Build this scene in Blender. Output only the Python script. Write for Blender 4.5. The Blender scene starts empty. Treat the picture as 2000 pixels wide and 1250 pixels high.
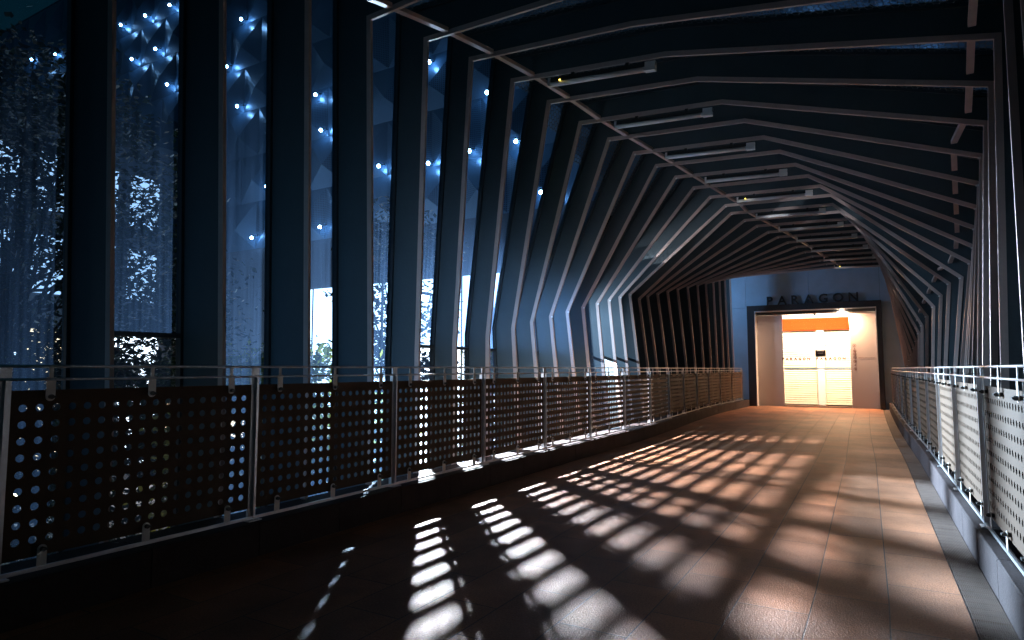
import bpy, bmesh, math, random
from mathutils import Vector, Matrix, noise
R = math.radians
random.seed(7)
scene = bpy.context.scene
COL = scene.collection

# ------------------------------------------------------------------ camera
EYE = 1.25
YAW, PITCH = R(30.1), math.atan(95 / 1240)
cd = bpy.data.cameras.new("camera"); cam = bpy.data.objects.new("camera", cd); COL.objects.link(cam)
cam.location = (0, 0, EYE); cam.rotation_euler = (R(90) + PITCH, 0, YAW)
cd.sensor_width = 36; cd.lens = 36 * 1240 / 2000; cd.clip_start = 0.05; cd.clip_end = 2000
scene.camera = cam

# ------------------------------------------------------------------ world: deep night-blue sky
world = bpy.data.worlds.new("World"); scene.world = world; world.use_nodes = True
wn = world.node_tree; bg = wn.nodes["Background"]
sky = wn.nodes.new("ShaderNodeTexSky"); sky.sky_type = 'NISHITA'; sky.sun_disc = False
sky.sun_elevation = R(-4); sky.sun_rotation = R(160); sky.air_density = 1.0; sky.ozone_density = 3.0
gm = wn.nodes.new("ShaderNodeMixRGB"); gm.blend_type = 'ADD'; gm.inputs[0].default_value = 1
gm.inputs[2].default_value = (0.003, 0.070, 0.088, 1)
wn.links.new(sky.outputs[0], gm.inputs[1]); wn.links.new(gm.outputs[0], bg.inputs[0])
bg.inputs[1].default_value = 0.15

scene.view_settings.view_transform = 'Standard'; scene.view_settings.look = 'None'
scene.view_settings.exposure = 0.0; scene.view_settings.gamma = 1
scene.cycles.max_bounces = 8; scene.cycles.diffuse_bounces = 1; scene.cycles.transparent_max_bounces = 24
scene.cycles.sample_clamp_indirect = 6; scene.cycles.caustics_reflective = False; scene.cycles.caustics_refractive = False

# ------------------------------------------------------------------ materials
def nmat(name):
    m = bpy.data.materials.new(name); m.use_nodes = True
    nt = m.node_tree; b = nt.nodes["Principled BSDF"]
    return m, nt, b
def N(nt, t, **kw):
    n = nt.nodes.new(t)
    for k, v in kw.items():
        if k == 'ins':
            for a, c in v.items(): n.inputs[a].default_value = c
        else: setattr(n, k, v)
    return n
def plain(name, col, rough=.5, metal=0, var=.12, bump=0, scale=8, spec=.5):
    m, nt, b = nmat(name)
    tc = N(nt, "ShaderNodeTexCoord"); nz = N(nt, "ShaderNodeTexNoise", ins={'Scale': scale, 'Detail': 6, 'Roughness': .65})
    nt.links.new(tc.outputs['Object'], nz.inputs['Vector'])
    rp = N(nt, "ShaderNodeValToRGB")
    rp.color_ramp.elements[0].position = .3; rp.color_ramp.elements[1].position = .7
    rp.color_ramp.elements[0].color = [c * (1 - var) for c in col] + [1]
    rp.color_ramp.elements[1].color = [min(1, c * (1 + var)) for c in col] + [1]
    nt.links.new(nz.outputs[0], rp.inputs[0]); nt.links.new(rp.outputs[0], b.inputs['Base Color'])
    b.inputs['Roughness'].default_value = rough; b.inputs['Metallic'].default_value = metal
    b.inputs['Specular IOR Level'].default_value = spec
    if bump:
        n2 = N(nt, "ShaderNodeTexNoise", ins={'Scale': scale * 12, 'Detail': 3})
        nt.links.new(tc.outputs['Object'], n2.inputs['Vector'])
        bp = N(nt, "ShaderNodeBump", ins={'Strength': bump, 'Distance': .01})
        nt.links.new(n2.outputs[0], bp.inputs['Height']); nt.links.new(bp.outputs[0], b.inputs['Normal'])
    return m
def emis(name, col, strength):
    m, nt, b = nmat(name)
    b.inputs['Base Color'].default_value = (*col, 1)
    b.inputs['Emission Color'].default_value = (*col, 1); b.inputs['Emission Strength'].default_value = strength
    return m
M = {}
M['fin'] = plain('painted_fin', (.046, .070, .083), .6, 0, .10, .15, 3)
M['tube'] = plain('painted_tube', (.54, .42, .38), .42, 0, .10, .1, 5)
M['frame_dark'] = plain('dark_aluminium', (.035, .045, .055), .4)
M['steel'] = plain('brushed_steel', (.55, .54, .55), .32, .85, .12, .1, 12)
M['panel'] = plain('panel_paint', (.080, .050, .032), .55, 0, .06, .1, 4, spec=.12)
M['tab'] = plain('clamp_metal', (.62, .58, .54), .4, .2)
M['dark'] = plain('dark_metal', (.025, .028, .03), .4)
M['kerb'] = plain('kerb_stone', (.044, .032, .031), .75, 0, .22, .4, 6, spec=.12)
M['grate'] = plain('grating_steel', (.17, .12, .095), .55, .2, .2)
M['pit'] = plain('drain_channel', (.03, .025, .025), .8)
M['wall'] = plain('entrance_cladding', (.36, .55, .74), .5, 0, .08, .15, 2)
M['white'] = plain('white_paint', (.80, .78, .76), .4, 0, .04)
M['tubeglass'] = plain('lamp_tube_plastic', (.92, .86, .84), .3, 0, .03)
M['letter'] = plain('sign_letter', (.03, .05, .07), .35)
M['orange'] = plain('orange_fascia', (.55, .050, .010), .9, 0, .04, spec=0)
M['shutter'] = plain('shutter_slats', (.84, .76, .62), .8, 0, .05, spec=.1)
M['blue'] = plain('blue_stripe', (.10, .45, .95), .5)
M['ink'] = plain('door_ink', (.18, .05, .03), .6)
M['sign'] = plain('black_notice', (.015, .012, .012), .5)
M['concrete'] = plain('plaza_paving', (.22, .22, .23), .8, 0, .25, .3, .6)
M['asphalt'] = plain('asphalt', (.05, .05, .055), .8, 0, .25, .3, 1)
M['bark'] = plain('bark', (.09, .065, .045), .9, 0, .3, .6, 8)
M['bldg'] = plain('building_render', (.06, .08, .11), .7)
M['lampglow'] = emis('flood_lamp_lens', (.72, .85, 1.0), 25)
M['yellow'] = emis('indicator_led', (1, .75, .1), 12)
M['star'] = emis('facade_bulb', (.42, .68, 1.0), 110)
M['addedglow'] = emis('added_window_glow', (.78, .88, 1.0), 4.0)  # added glow, used for lamp glare and for back-lighting the tree
M['addeddim'] = emis('added_upper_glow', (.62, .78, 1.0), 1.1)  # added glow of the upper windows behind the big tree
M['shopwarm'] = emis('warm_window_light', (1.0, .62, .34), 3.2)

def leafmat(name, c1, c2):
    m, nt, b = nmat(name)
    g = N(nt, "ShaderNodeNewGeometry"); rp = N(nt, "ShaderNodeValToRGB")
    rp.color_ramp.elements[0].color = (*c1, 1); rp.color_ramp.elements[1].color = (*c2, 1)
    nt.links.new(g.outputs['Random Per Island'], rp.inputs[0])
    nt.links.new(rp.outputs[0], b.inputs['Base Color']); b.inputs['Roughness'].default_value = .5
    tr = N(nt, "ShaderNodeBsdfTranslucent"); nt.links.new(rp.outputs[0], tr.inputs[0])
    mx = N(nt, "ShaderNodeMixShader", ins={0: .35})
    nt.links.new(b.outputs[0], mx.inputs[1]); nt.links.new(tr.outputs[0], mx.inputs[2])
    nt.links.new(mx.outputs[0], nt.nodes['Material Output'].inputs[0])
    return m
M['leaf'] = leafmat('dark_leaves', (.008, .018, .008), (.022, .04, .014))
M['leaf2'] = leafmat('yellow_green_leaves', (.14, .19, .03), (.34, .34, .06))

def floor_mat():
    m, nt, b = nmat('floor_tiles')
    uv = N(nt, "ShaderNodeUVMap", uv_map='UVMap')
    br = N(nt, "ShaderNodeTexBrick", offset=.5, offset_frequency=2, squash=1)
    br.inputs['Scale'].default_value = 1; br.inputs['Mortar Size'].default_value = .004
    br.inputs['Mortar Smooth'].default_value = .3
    br.inputs['Brick Width'].default_value = .73; br.inputs['Row Height'].default_value = .355
    br.inputs['Color1'].default_value = (.42, .175, .085, 1); br.inputs['Color2'].default_value = (.27, .12, .065, 1)
    br.inputs['Mortar'].default_value = (.07, .05, .045, 1); br.inputs['Bias'].default_value = .1
    nt.links.new(uv.outputs[0], br.inputs['Vector'])
    nz = N(nt, "ShaderNodeTexNoise", ins={'Scale': 1.3, 'Detail': 5, 'Roughness': .6}); nt.links.new(uv.outputs[0], nz.inputs['Vector'])
    sp = N(nt, "ShaderNodeTexNoise", ins={'Scale': 90, 'Detail': 3, 'Roughness': .7}); nt.links.new(uv.outputs[0], sp.inputs['Vector'])
    mr = N(nt, "ShaderNodeMapRange", ins={1: .35, 2: .65, 3: .55, 4: 1.25}); nt.links.new(nz.outputs[0], mr.inputs[0])
    mr2 = N(nt, "ShaderNodeMapRange", ins={1: .35, 2: .65, 3: .75, 4: 1.3}); nt.links.new(sp.outputs[0], mr2.inputs[0])
    mu = N(nt, "ShaderNodeMath", operation='MULTIPLY'); nt.links.new(mr.outputs[0], mu.inputs[0]); nt.links.new(mr2.outputs[0], mu.inputs[1])
    mx = N(nt, "ShaderNodeVectorMath", operation='SCALE'); nt.links.new(br.outputs[0], mx.inputs[0]); nt.links.new(mu.outputs[0], mx.inputs['Scale'])
    nt.links.new(mx.outputs[0], b.inputs['Base Color'])
    mp = N(nt, "ShaderNodeMapping"); mp.inputs['Scale'].default_value = (55, 120, 1); nt.links.new(uv.outputs[0], mp.inputs['Vector'])
    n3 = N(nt, "ShaderNodeTexNoise", ins={'Scale': 1, 'Detail': 4, 'Roughness': .65}); nt.links.new(mp.outputs[0], n3.inputs['Vector'])
    ad = N(nt, "ShaderNodeMath", operation='SUBTRACT'); nt.links.new(n3.outputs[0], ad.inputs[0]); nt.links.new(br.outputs['Fac'], ad.inputs[1])
    bp = N(nt, "ShaderNodeBump", ins={'Strength': 1.0, 'Distance': .009}); nt.links.new(ad.outputs[0], bp.inputs['Height'])
    nt.links.new(bp.outputs[0], b.inputs['Normal'])
    b.inputs['Roughness'].default_value = .5; b.inputs['Specular IOR Level'].default_value = .4
    return m
M['floor'] = floor_mat()

def glass_mat(name, dust, tint, streak=True):
    m, nt, b = nmat(name); nt.nodes.remove(b)
    uv = N(nt, "ShaderNodeUVMap", uv_map='UVMap')
    mp = N(nt, "ShaderNodeMapping"); mp.inputs['Scale'].default_value = (38, .6, 1); nt.links.new(uv.outputs[0], mp.inputs['Vector'])
    n1 = N(nt, "ShaderNodeTexNoise", ins={'Scale': 1, 'Detail': 6, 'Roughness': .6}); nt.links.new(mp.outputs[0], n1.inputs['Vector'])
    n2 = N(nt, "ShaderNodeTexNoise", ins={'Scale': 150, 'Detail': 3, 'Roughness': .7}); nt.links.new(uv.outputs[0], n2.inputs['Vector'])
    mu = N(nt, "ShaderNodeMath", operation='MULTIPLY'); nq = N(nt, "ShaderNodeMapRange", ins={1: .3, 2: .7, 3: .85, 4: 1.15}); nt.links.new(n2.outputs[0], nq.inputs[0])
    nt.links.new(n1.outputs[0], mu.inputs[0]); nt.links.new(nq.outputs[0], mu.inputs[1])
    mr0 = N(nt, "ShaderNodeMapRange", ins={1: .32, 2: .68, 3: dust * .45, 4: dust * 1.6}); nt.links.new(mu.outputs[0], mr0.inputs[0])
    sx = N(nt, "ShaderNodeSeparateXYZ"); gg = N(nt, "ShaderNodeNewGeometry"); nt.links.new(gg.outputs['Position'], sx.inputs[0])
    mz = N(nt, "ShaderNodeMapRange", ins={1: .5, 2: 4.2, 3: 1.5, 4: .18}); nt.links.new(sx.outputs[2], mz.inputs[0])   # dust thinned with height to paint in the fade of the lamp's glow
    mr = N(nt, "ShaderNodeMath", operation='MULTIPLY'); nt.links.new(mr0.outputs[0], mr.inputs[0]); nt.links.new(mz.outputs[0], mr.inputs[1])
    tr = N(nt, "ShaderNodeBsdfTransparent"); tr.inputs[0].default_value = (*tint, 1)
    tl = N(nt, "ShaderNodeBsdfTranslucent"); tl.inputs[0].default_value = (.20, .45, .95, 1)
    mx = N(nt, "ShaderNodeMixShader"); nt.links.new(mr.outputs[0], mx.inputs[0])
    nt.links.new(tr.outputs[0], mx.inputs[1]); nt.links.new(tl.outputs[0], mx.inputs[2])
    nt.links.new(mx.outputs[0], nt.nodes['Material Output'].inputs[0])
    return m
M['glass'] = glass_mat('dusty_glass', .040, (.55, .78, .98))
M['tintglass'] = glass_mat('tinted_glass', .010, (.07, .10, .13))
M['clearglass'] = glass_mat('clear_glass', .003, (.90, .94, .97))
M['doorglass'] = glass_mat('door_glass', .0006, (.95, .97, .97))

def frosted():
    m, nt, b = nmat('frosted_panel')
    b.inputs['Base Color'].default_value = (.78, .70, .68, 1); b.inputs['Roughness'].default_value = .4
    tl = N(nt, "ShaderNodeBsdfTranslucent"); tl.inputs[0].default_value = (.62, .60, .66, 1)
    mx = N(nt, "ShaderNodeMixShader", ins={0: .30})
    nt.links.new(b.outputs[0], mx.inputs[1]); nt.links.new(tl.outputs[0], mx.inputs[2])
    nt.links.new(mx.outputs[0], nt.nodes['Material Output'].inputs[0])
    return m
M['frost'] = frosted()

def hex_mat():
    m, nt, b = nmat('hexagon_mesh')
    b.inputs['Base Color'].default_value = (.10, .115, .125, 1); b.inputs['Roughness'].default_value = .5
    uv = N(nt, "ShaderNodeUVMap", uv_map='UVMap')
    S = 1 / .062
    sc = N(nt, "ShaderNodeVectorMath", operation='MULTIPLY'); sc.inputs[1].default_value = (S, S, 0)
    nt.links.new(uv.outputs[0], sc.inputs[0])
    def hd(off):
        ad = N(nt, "ShaderNodeVectorMath", operation='ADD'); ad.inputs[1].default_value = (off[0] + 1000, off[1] + 1732.05, 0)
        nt.links.new(sc.outputs[0], ad.inputs[0])
        md = N(nt, "ShaderNodeVectorMath", operation='MODULO'); md.inputs[1].default_value = (1, 1.7320508, 1)
        nt.links.new(ad.outputs[0], md.inputs[0])
        sb = N(nt, "ShaderNodeVectorMath", operation='SUBTRACT'); sb.inputs[1].default_value = (.5, .8660254, 0)
        nt.links.new(md.outputs[0], sb.inputs[0])
        ab = N(nt, "ShaderNodeVectorMath", operation='ABSOLUTE'); nt.links.new(sb.outputs[0], ab.inputs[0])
        dt = N(nt, "ShaderNodeVectorMath", operation='DOT_PRODUCT'); dt.inputs[1].default_value = (.5, .8660254, 0)
        nt.links.new(ab.outputs[0], dt.inputs[0])
        sx = N(nt, "ShaderNodeSeparateXYZ"); nt.links.new(ab.outputs[0], sx.inputs[0])
        mxn = N(nt, "ShaderNodeMath", operation='MAXIMUM'); nt.links.new(sx.outputs[0], mxn.inputs[0]); nt.links.new(dt.outputs['Value'], mxn.inputs[1])
        return mxn
    a, c = hd((0, 0)), hd((.5, .8660254))
    mn = N(nt, "ShaderNodeMath", operation='MINIMUM'); nt.links.new(a.outputs[0], mn.inputs[0]); nt.links.new(c.outputs[0], mn.inputs[1])
    lt = N(nt, "ShaderNodeMath", operation='LESS_THAN'); lt.inputs[1].default_value = .43; nt.links.new(mn.outputs[0], lt.inputs[0])
    tr = N(nt, "ShaderNodeBsdfTransparent"); tr.inputs[0].default_value = (.9, .95, 1, 1)
    mx = N(nt, "ShaderNodeMixShader"); nt.links.new(lt.outputs[0], mx.inputs[0])
    nt.links.new(b.outputs[0], mx.inputs[1]); nt.links.new(tr.outputs[0], mx.inputs[2])
    nt.links.new(mx.outputs[0], nt.nodes['Material Output'].inputs[0])
    return m
M['hex'] = hex_mat()
def facade_mat(name, dots):
    m, nt, b = nmat(name)
    b.inputs['Roughness'].default_value = .35; b.inputs['Metallic'].default_value = .3
    tc = N(nt, "ShaderNodeTexCoord")
    nz = N(nt, "ShaderNodeTexNoise", ins={'Scale': .8, 'Detail': 5}); nt.links.new(tc.outputs['Object'], nz.inputs['Vector'])
    rp = N(nt, "ShaderNodeValToRGB"); rp.color_ramp.elements[0].color = (.05, .11, .19, 1); rp.color_ramp.elements[1].color = (.09, .17, .27, 1)
    nt.links.new(nz.outputs[0], rp.inputs[0])
    if dots:
        sx = N(nt, "ShaderNodeSeparateXYZ"); nt.links.new(tc.outputs['Object'], sx.inputs[0])
        fr = []
        for k in (0, 2):
            mu = N(nt, "ShaderNodeMath", operation='MULTIPLY'); mu.inputs[1].default_value = 10; nt.links.new(sx.outputs[k], mu.inputs[0])
            pp = N(nt, "ShaderNodeMath", operation='PINGPONG'); pp.inputs[1].default_value = .5; nt.links.new(mu.outputs[0], pp.inputs[0])
            g = N(nt, "ShaderNodeMath", operation='GREATER_THAN'); g.inputs[1].default_value = .25; nt.links.new(pp.outputs[0], g.inputs[0]); fr.append(g)
        ml = N(nt, "ShaderNodeMath", operation='MULTIPLY'); nt.links.new(fr[0].outputs[0], ml.inputs[0]); nt.links.new(fr[1].outputs[0], ml.inputs[1])
        mx = N(nt, "ShaderNodeMixRGB"); mx.inputs[2].default_value = (.03, .05, .08, 1)
        nt.links.new(ml.outputs[0], mx.inputs[0]); nt.links.new(rp.outputs[0], mx.inputs[1]); nt.links.new(mx.outputs[0], b.inputs['Base Color'])
    else: nt.links.new(rp.outputs[0], b.inputs['Base Color'])
    return m
M['facade'] = facade_mat('faceted_cladding', False); M['facade_dots'] = facade_mat('perforated_cladding', True)

# ------------------------------------------------------------------ mesh builder
class MB:
    def __init__(s): s.v = []; s.f = []; s.m = []; s.uv = None
    def quad(s, a, b, c, d, mi=0):
        k = len(s.v); s.v += [tuple(a), tuple(b), tuple(c), tuple(d)]; s.f.append((k, k+1, k+2, k+3)); s.m.append(mi)
    def box(s, x0, x1, y0, y1, z0, z1, mi=0):
        k = len(s.v)
        s.v += [(x0,y0,z0),(x1,y0,z0),(x1,y1,z0),(x0,y1,z0),(x0,y0,z1),(x1,y0,z1),(x1,y1,z1),(x0,y1,z1)]
        for f in ((0,3,2,1),(4,5,6,7),(0,1,5,4),(1,2,6,5),(2,3,7,6),(3,0,4,7)):
            s.f.append(tuple(k+i for i in f)); s.m.append(mi)
    def tube(s, pts, r, n=8, mi=0, caps=True, r2=None):
        pts = [Vector(p) for p in pts]; k0 = len(s.v); L = len(pts)
        for i, p in enumerate(pts):
            d = (pts[min(i+1, L-1)] - pts[max(i-1, 0)]).normalized()
            u = d.cross(Vector((0,0,1)));
            if u.length < .05: u = d.cross(Vector((0,1,0)))
            u.normalize(); w = u.cross(d)
            rr = r if r2 is None else r + (r2 - r) * i / (L - 1)
            for j in range(n):
                a = 2*math.pi*j/n; s.v.append(tuple(p + u*math.cos(a)*rr + w*math.sin(a)*rr))
        for i in range(L-1):
            for j in range(n):
                a = k0+i*n+j; b_ = k0+i*n+(j+1)%n
                s.f.append((a, b_, b_+n, a+n)); s.m.append(mi)
        if caps:
            s.f.append(tuple(k0+j for j in range(n))[::-1]); s.m.append(mi)
            s.f.append(tuple(k0+(L-1)*n+j for j in range(n))); s.m.append(mi)
    def strip(s, P, Q, y0, y1, mi=0):
        """prism between inner polyline P and outer polyline Q (x,z) from y0 to y1"""
        n = len(P); k = len(s.v)
        for (x, z) in P: s.v += [(x, y0, z), (x, y1, z)]
        for (x, z) in Q: s.v += [(x, y0, z), (x, y1, z)]
        p = lambda i, e: k + 2*i + e
        q = lambda i, e: k + 2*n + 2*i + e
        for i in range(n-1):
            s.f += [(p(i,0), q(i,0), q(i+1,0), p(i+1,0)), (p(i,1), p(i+1,1), q(i+1,1), q(i,1)),
                    (p(i,0), p(i+1,0), p(i+1,1), p(i,1)), (q(i,0), q(i,1), q(i+1,1), q(i+1,0))]
            s.m += [mi]*4
        s.f += [(p(0,0), p(0,1), q(0,1), q(0,0)), (p(n-1,0), q(n-1,0), q(n-1,1), p(n-1,1))]; s.m += [mi]*2
    def build(s, name, mats, parent=None, uv=None, smooth=False):
        me = bpy.data.meshes.new(name); me.from_pydata(s.v, [], s.f); me.update()
        if not isinstance(mats, (list, tuple)): mats = [mats]
        for m in mats: me.materials.append(m)
        if len(mats) > 1: me.polygons.foreach_set('material_index', s.m)
        if smooth: me.polygons.foreach_set('use_smooth', [True]*len(me.polygons))
        if uv:
            l = me.uv_layers.new(name='UVMap'); fl = []
            for f in s.f:
                for i in f: fl += list(uv[i])
            l.data.foreach_set('uv', fl)
        o = bpy.data.objects.new(name, me); COL.objects.link(o)
        if parent: o.parent = parent
        return o
def tag(o, label=None, cat=None, group=None, kind=None):
    if label: o['label'] = label
    if cat: o['category'] = cat
    if group: o['group'] = group
    if kind: o['kind'] = kind
    return o
def empty(name, loc=(0,0,0), rot=(0,0,0)):
    o = bpy.data.objects.new(name, None); COL.objects.link(o); o.location = loc; o.rotation_euler = rot; o.empty_display_size = .2
    return o
def children(o): return [c for c in bpy.data.objects if c.parent == o]
def copy_tree(o, parent=None):
    c = o.copy(); COL.objects.link(c); c.parent = parent
    for ch in children(o): copy_tree(ch, c)
    return c
ORD = ['first','second','third','fourth','fifth','sixth','seventh','eighth','ninth','tenth','eleventh','twelfth','thirteenth','fourteenth','fifteenth','sixteenth','seventeenth','eighteenth','nineteenth','twentieth','twenty-first','twenty-second','twenty-third','twenty-fourth','twenty-fifth','twenty-sixth','twenty-seventh','twenty-eighth','twenty-ninth','thirtieth','thirty-first','thirty-second']
def interp(T, y):
    if y <= T[0][0]: return T[0][1]
    for (a, b), (c, d) in zip(T, T[1:]):
        if y <= c: return b + (d-b)*(y-a)/(c-a)
    return T[-1][1]
KR = [(-2,.52),(4,.51),(6,.475),(10,.41),(13.5,.31),(17,.24),(22.4,.17)]                   # right kerb face
KL = [(-2,-3.65),(11,-3.65),(13.1,-3.74),(15,-3.85),(17,-3.93),(18.5,-3.96),(20,-3.93),(22.4,-3.85)]
kr = lambda y: interp(KR, y)
kl = lambda y: interp(KL, y)
DOORY = 22.6

# ------------------------------------------------------------------ floor, kerbs, grating
mb = MB(); uv = []; n = 60
ys = [-1.5 + (DOORY+1.4+1.5)*i/n for i in range(n+1)]
GW = .165
for y in ys:
    a, b = kl(y) - .02, kr(y) - GW
    mb.v += [(a, y, 0), (b, y, 0)]; uv += [(y, a - b + 10.65), (y, 10.65)]
for i in range(n): mb.f.append((2*i, 2*i+1, 2*i+3, 2*i+2)); mb.m.append(0)
tag(mb.build('floor', M['floor'], uv=uv), kind='structure')
mb = MB()
for i in range(n):
    y0, y1 = ys[i], ys[i+1]
    mb.quad((kl(y0)-.7,y0,-.045),(kr(y0)+.6,y0,-.045),(kr(y1)+.6,y1,-.045),(kl(y1)-.7,y1,-.045))
for s_ in (-1, 1):
    pass
mb.box(-4.15, 1.0, -1.5, DOORY+1.4, -.6, -.05)
tag(mb.build('bridge_deck', M['pit']), kind='structure')

def kerb(fn, side, name):
    mb = MB(); y = -1.46; w = .30
    while y < DOORY - .05:
        y1 = min(y + .73, DOORY - .02); g = .004
        a0, a1 = fn(y+g), fn(y1-g); b0, b1 = a0 + side*w, a1 + side*w
        c = .008; k = len(mb.v)
        for (f0, yy, bb) in ((a0, y+g, b0), (a1, y1-g, b1)):
            mb.v += [(f0,yy,-.04),(f0,yy,.22-c),(f0+side*c,yy,.22),(bb,yy,.22),(bb,yy,-.04)]
        for i in range(4): mb.f.append((k+i,k+i+1,k+6+i,k+5+i)); mb.m.append(0)
        mb.f += [(k,k+1,k+2,k+3,k+4),(k+5,k+6,k+7,k+8,k+9)]; mb.m += [0,0]
        # ledge block behind
        mb.quad((b0+side*.004,y+g,.205),(b1+side*.004,y1-g,.205),(b1+side*.14,y1-g,.205),(b0+side*.14,y+g,.205))
        y += .73
    o = mb.build(name, M['kerb']); bm = bmesh.new(); bm.from_mesh(o.data); bmesh.ops.recalc_face_normals(bm, faces=bm.faces); bm.to_mesh(o.data)
    tag(o, kind='structure'); return o
kerb(kl, -1, 'kerb'); kerb(kr, 1, 'kerb')
# drain grating: long bars and cross bars
gt = empty('drain_grating', (kr(0)-.08, 0, 0)); mb = MB(); nb = 17
tag(gt, 'long narrow steel drain grating of parallel bars along the right kerb', 'grating')
yb = [0, 2, 4, 5.5, 7, 8.5, 10, 12, 14, 17, 20, DOORY-.1]
for a, b in zip(yb, yb[1:]):
    for j in range(nb):
        f = (j+.5)/nb
        xa = kr(a)-GW+.004+(GW-.008)*f - (kr(0)-.08); xb = kr(b)-GW+.004+(GW-.008)*f - (kr(0)-.08); w = .0026
        k = len(mb.v)
        mb.v += [(xa-w,a,-.02),(xa+w,a,-.02),(xa+w,a,.0),(xa-w,a,.0),(xb-w,b,-.02),(xb+w,b,-.02),(xb+w,b,0),(xb-w,b,0)]
        for f4 in ((3,2,6,7),(0,3,7,4),(2,1,5,6)): mb.f.append(tuple(k+i for i in f4)); mb.m.append(0)
mb.build('bar', M['grate'], gt)
mb = MB(); y = .1
while y < DOORY-.2:
    x = kr(y) - (kr(0)-.08); big = (int(y/.1) % 10 == 0)
    mb.box(x-GW+.003, x-.003, y, y+(.012 if big else .004), -.016, .0005 if big else -.004); y += .1
tag(mb.build('cross_bar', M['grate'], gt), kind='stuff')

# ------------------------------------------------------------------ railings
PH, HZ0, HZ1, NR, NC, HR = 1.14, .385, 1.05, 9, 18, .0195
PITCHP = 1.46
def panel_mesh(W=1.40):
    """perforated plate in local x (along the bridge) / z, thickness in y; origin at lower left"""
    mb = MB(); z0, z1, t = .30, 1.14, .004; S = 14
    mx = .055; dx = (W-2*mx)/(NC-1); dz = (HZ1-HZ0)/(NR-1)
    X0, X1 = mx-dx/2, W-mx+dx/2; Z0, Z1 = HZ0-dz/2, HZ1+dz/2
    for side, y in ((0, 0), (1, t)):
        def qd(a, b, c, d):
            if side: mb.quad((a,y,b),(a,y,d),(c,y,d),(c,y,b))
            else: mb.quad((a,y,b),(c,y,b),(c,y,d),(a,y,d))
        qd(0,z0,W,Z0); qd(0,Z1,W,z1); qd(0,Z0,X0,Z1); qd(X1,Z0,W,Z1)
        for i in range(NC):
            for j in range(NR):
                cx, cz = mx+i*dx, HZ0+j*dz
                k = len(mb.v); hx, hz = dx/2, dz/2
                for q in range(S):
                    a = 2*math.pi*q/S; c, s_ = math.cos(a), math.sin(a)
                    m_ = min(hx/max(abs(c),1e-6), hz/max(abs(s_),1e-6))
                    mb.v += [(cx+c*HR, y, cz+s_*HR), (cx+c*m_, y, cz+s_*m_)]
                ca = math.atan2(hz, hx)
                for q in range(S):
                    a, b = k+2*q, k+2*((q+1)%S)
                    a0, a1 = 2*math.pi*q/S, 2*math.pi*(q+1)/S
                    fc = [a, a+1]
                    for cc, (sx, sz) in ((ca,(1,1)),(math.pi-ca,(-1,1)),(math.pi+ca,(-1,-1)),(2*math.pi-ca,(1,-1))):
                        if a0+1e-5 < cc < a1-1e-5:
                            mb.v.append((cx+sx*hx,y,cz+sz*hz)); fc.append(len(mb.v)-1)
                    fc += [b+1, b]
                    mb.f.append(tuple(fc) if side else tuple(fc[::-1])); mb.m.append(0)
                    if side == 0:
                        k2 = len(mb.v); p, q2 = mb.v[a], mb.v[b]
                        mb.v += [p, q2, (q2[0],t,q2[2]), (p[0],t,p[2])]; mb.f.append((k2,k2+1,k2+2,k2+3)); mb.m.append(0)
    for (a, b, c, d) in (((0,z0),(0,z1),0,0),((W,z0),(W,z1),0,0),((0,z0),(W,z0),0,0),((0,z1),(W,z1),0,0)):
        mb.quad((a[0],0,a[1]),(b[0],0,b[1]),(b[0],t,b[1]),(a[0],t,a[1]))
    me = mb.build('perforated_panel', M['panel']); d = me.data; bpy.data.objects.remove(me); return d
PANEL = panel_mesh()
def clamp_mesh(top):
    """tab with a rounded end and a bolt, local y<0 is towards the walkway"""
    mb = MB(); w, th = .022, .004
    if top: zc, ze = 1.105, 1.205
    else: zc, ze = .335, .235
    sg = 1 if top else -1
    prof = [(-w, ze), (-w, zc)] + [(-w*math.cos(a), zc - sg*w*math.sin(a)) for a in [math.pi*i/8 for i in range(1, 8)]] + [(w, zc), (w, ze)]
    k = len(mb.v); n_ = len(prof)
    for yy in (-.020, -.020+th):
        for (x, z) in prof: mb.v.append((x, yy, z))
    mb.f.append(tuple(k+i for i in range(n_))); mb.f.append(tuple(k+n_+i for i in range(n_))[::-1]); mb.m += [0,0]
    for i in range(n_): j = (i+1) % n_; mb.f.append((k+i, k+j, k+n_+j, k+n_+i)); mb.m.append(0)
    mb.tube([(0,-.036,zc),(0,-.0005,zc)], .0125, 8, 1)
    mb.box(-.017,.017,-.044,-.036,zc-.006,zc+.006,1)
    if top: mb.box(-.010,.010,-.018,-.012,1.19,1.262)
    me = mb.build('clamp', [M['tab'], M['dark']]); d = me.data; bpy.data.objects.remove(me); return d
CT, CB = clamp_mesh(True), clamp_mesh(False)
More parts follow.
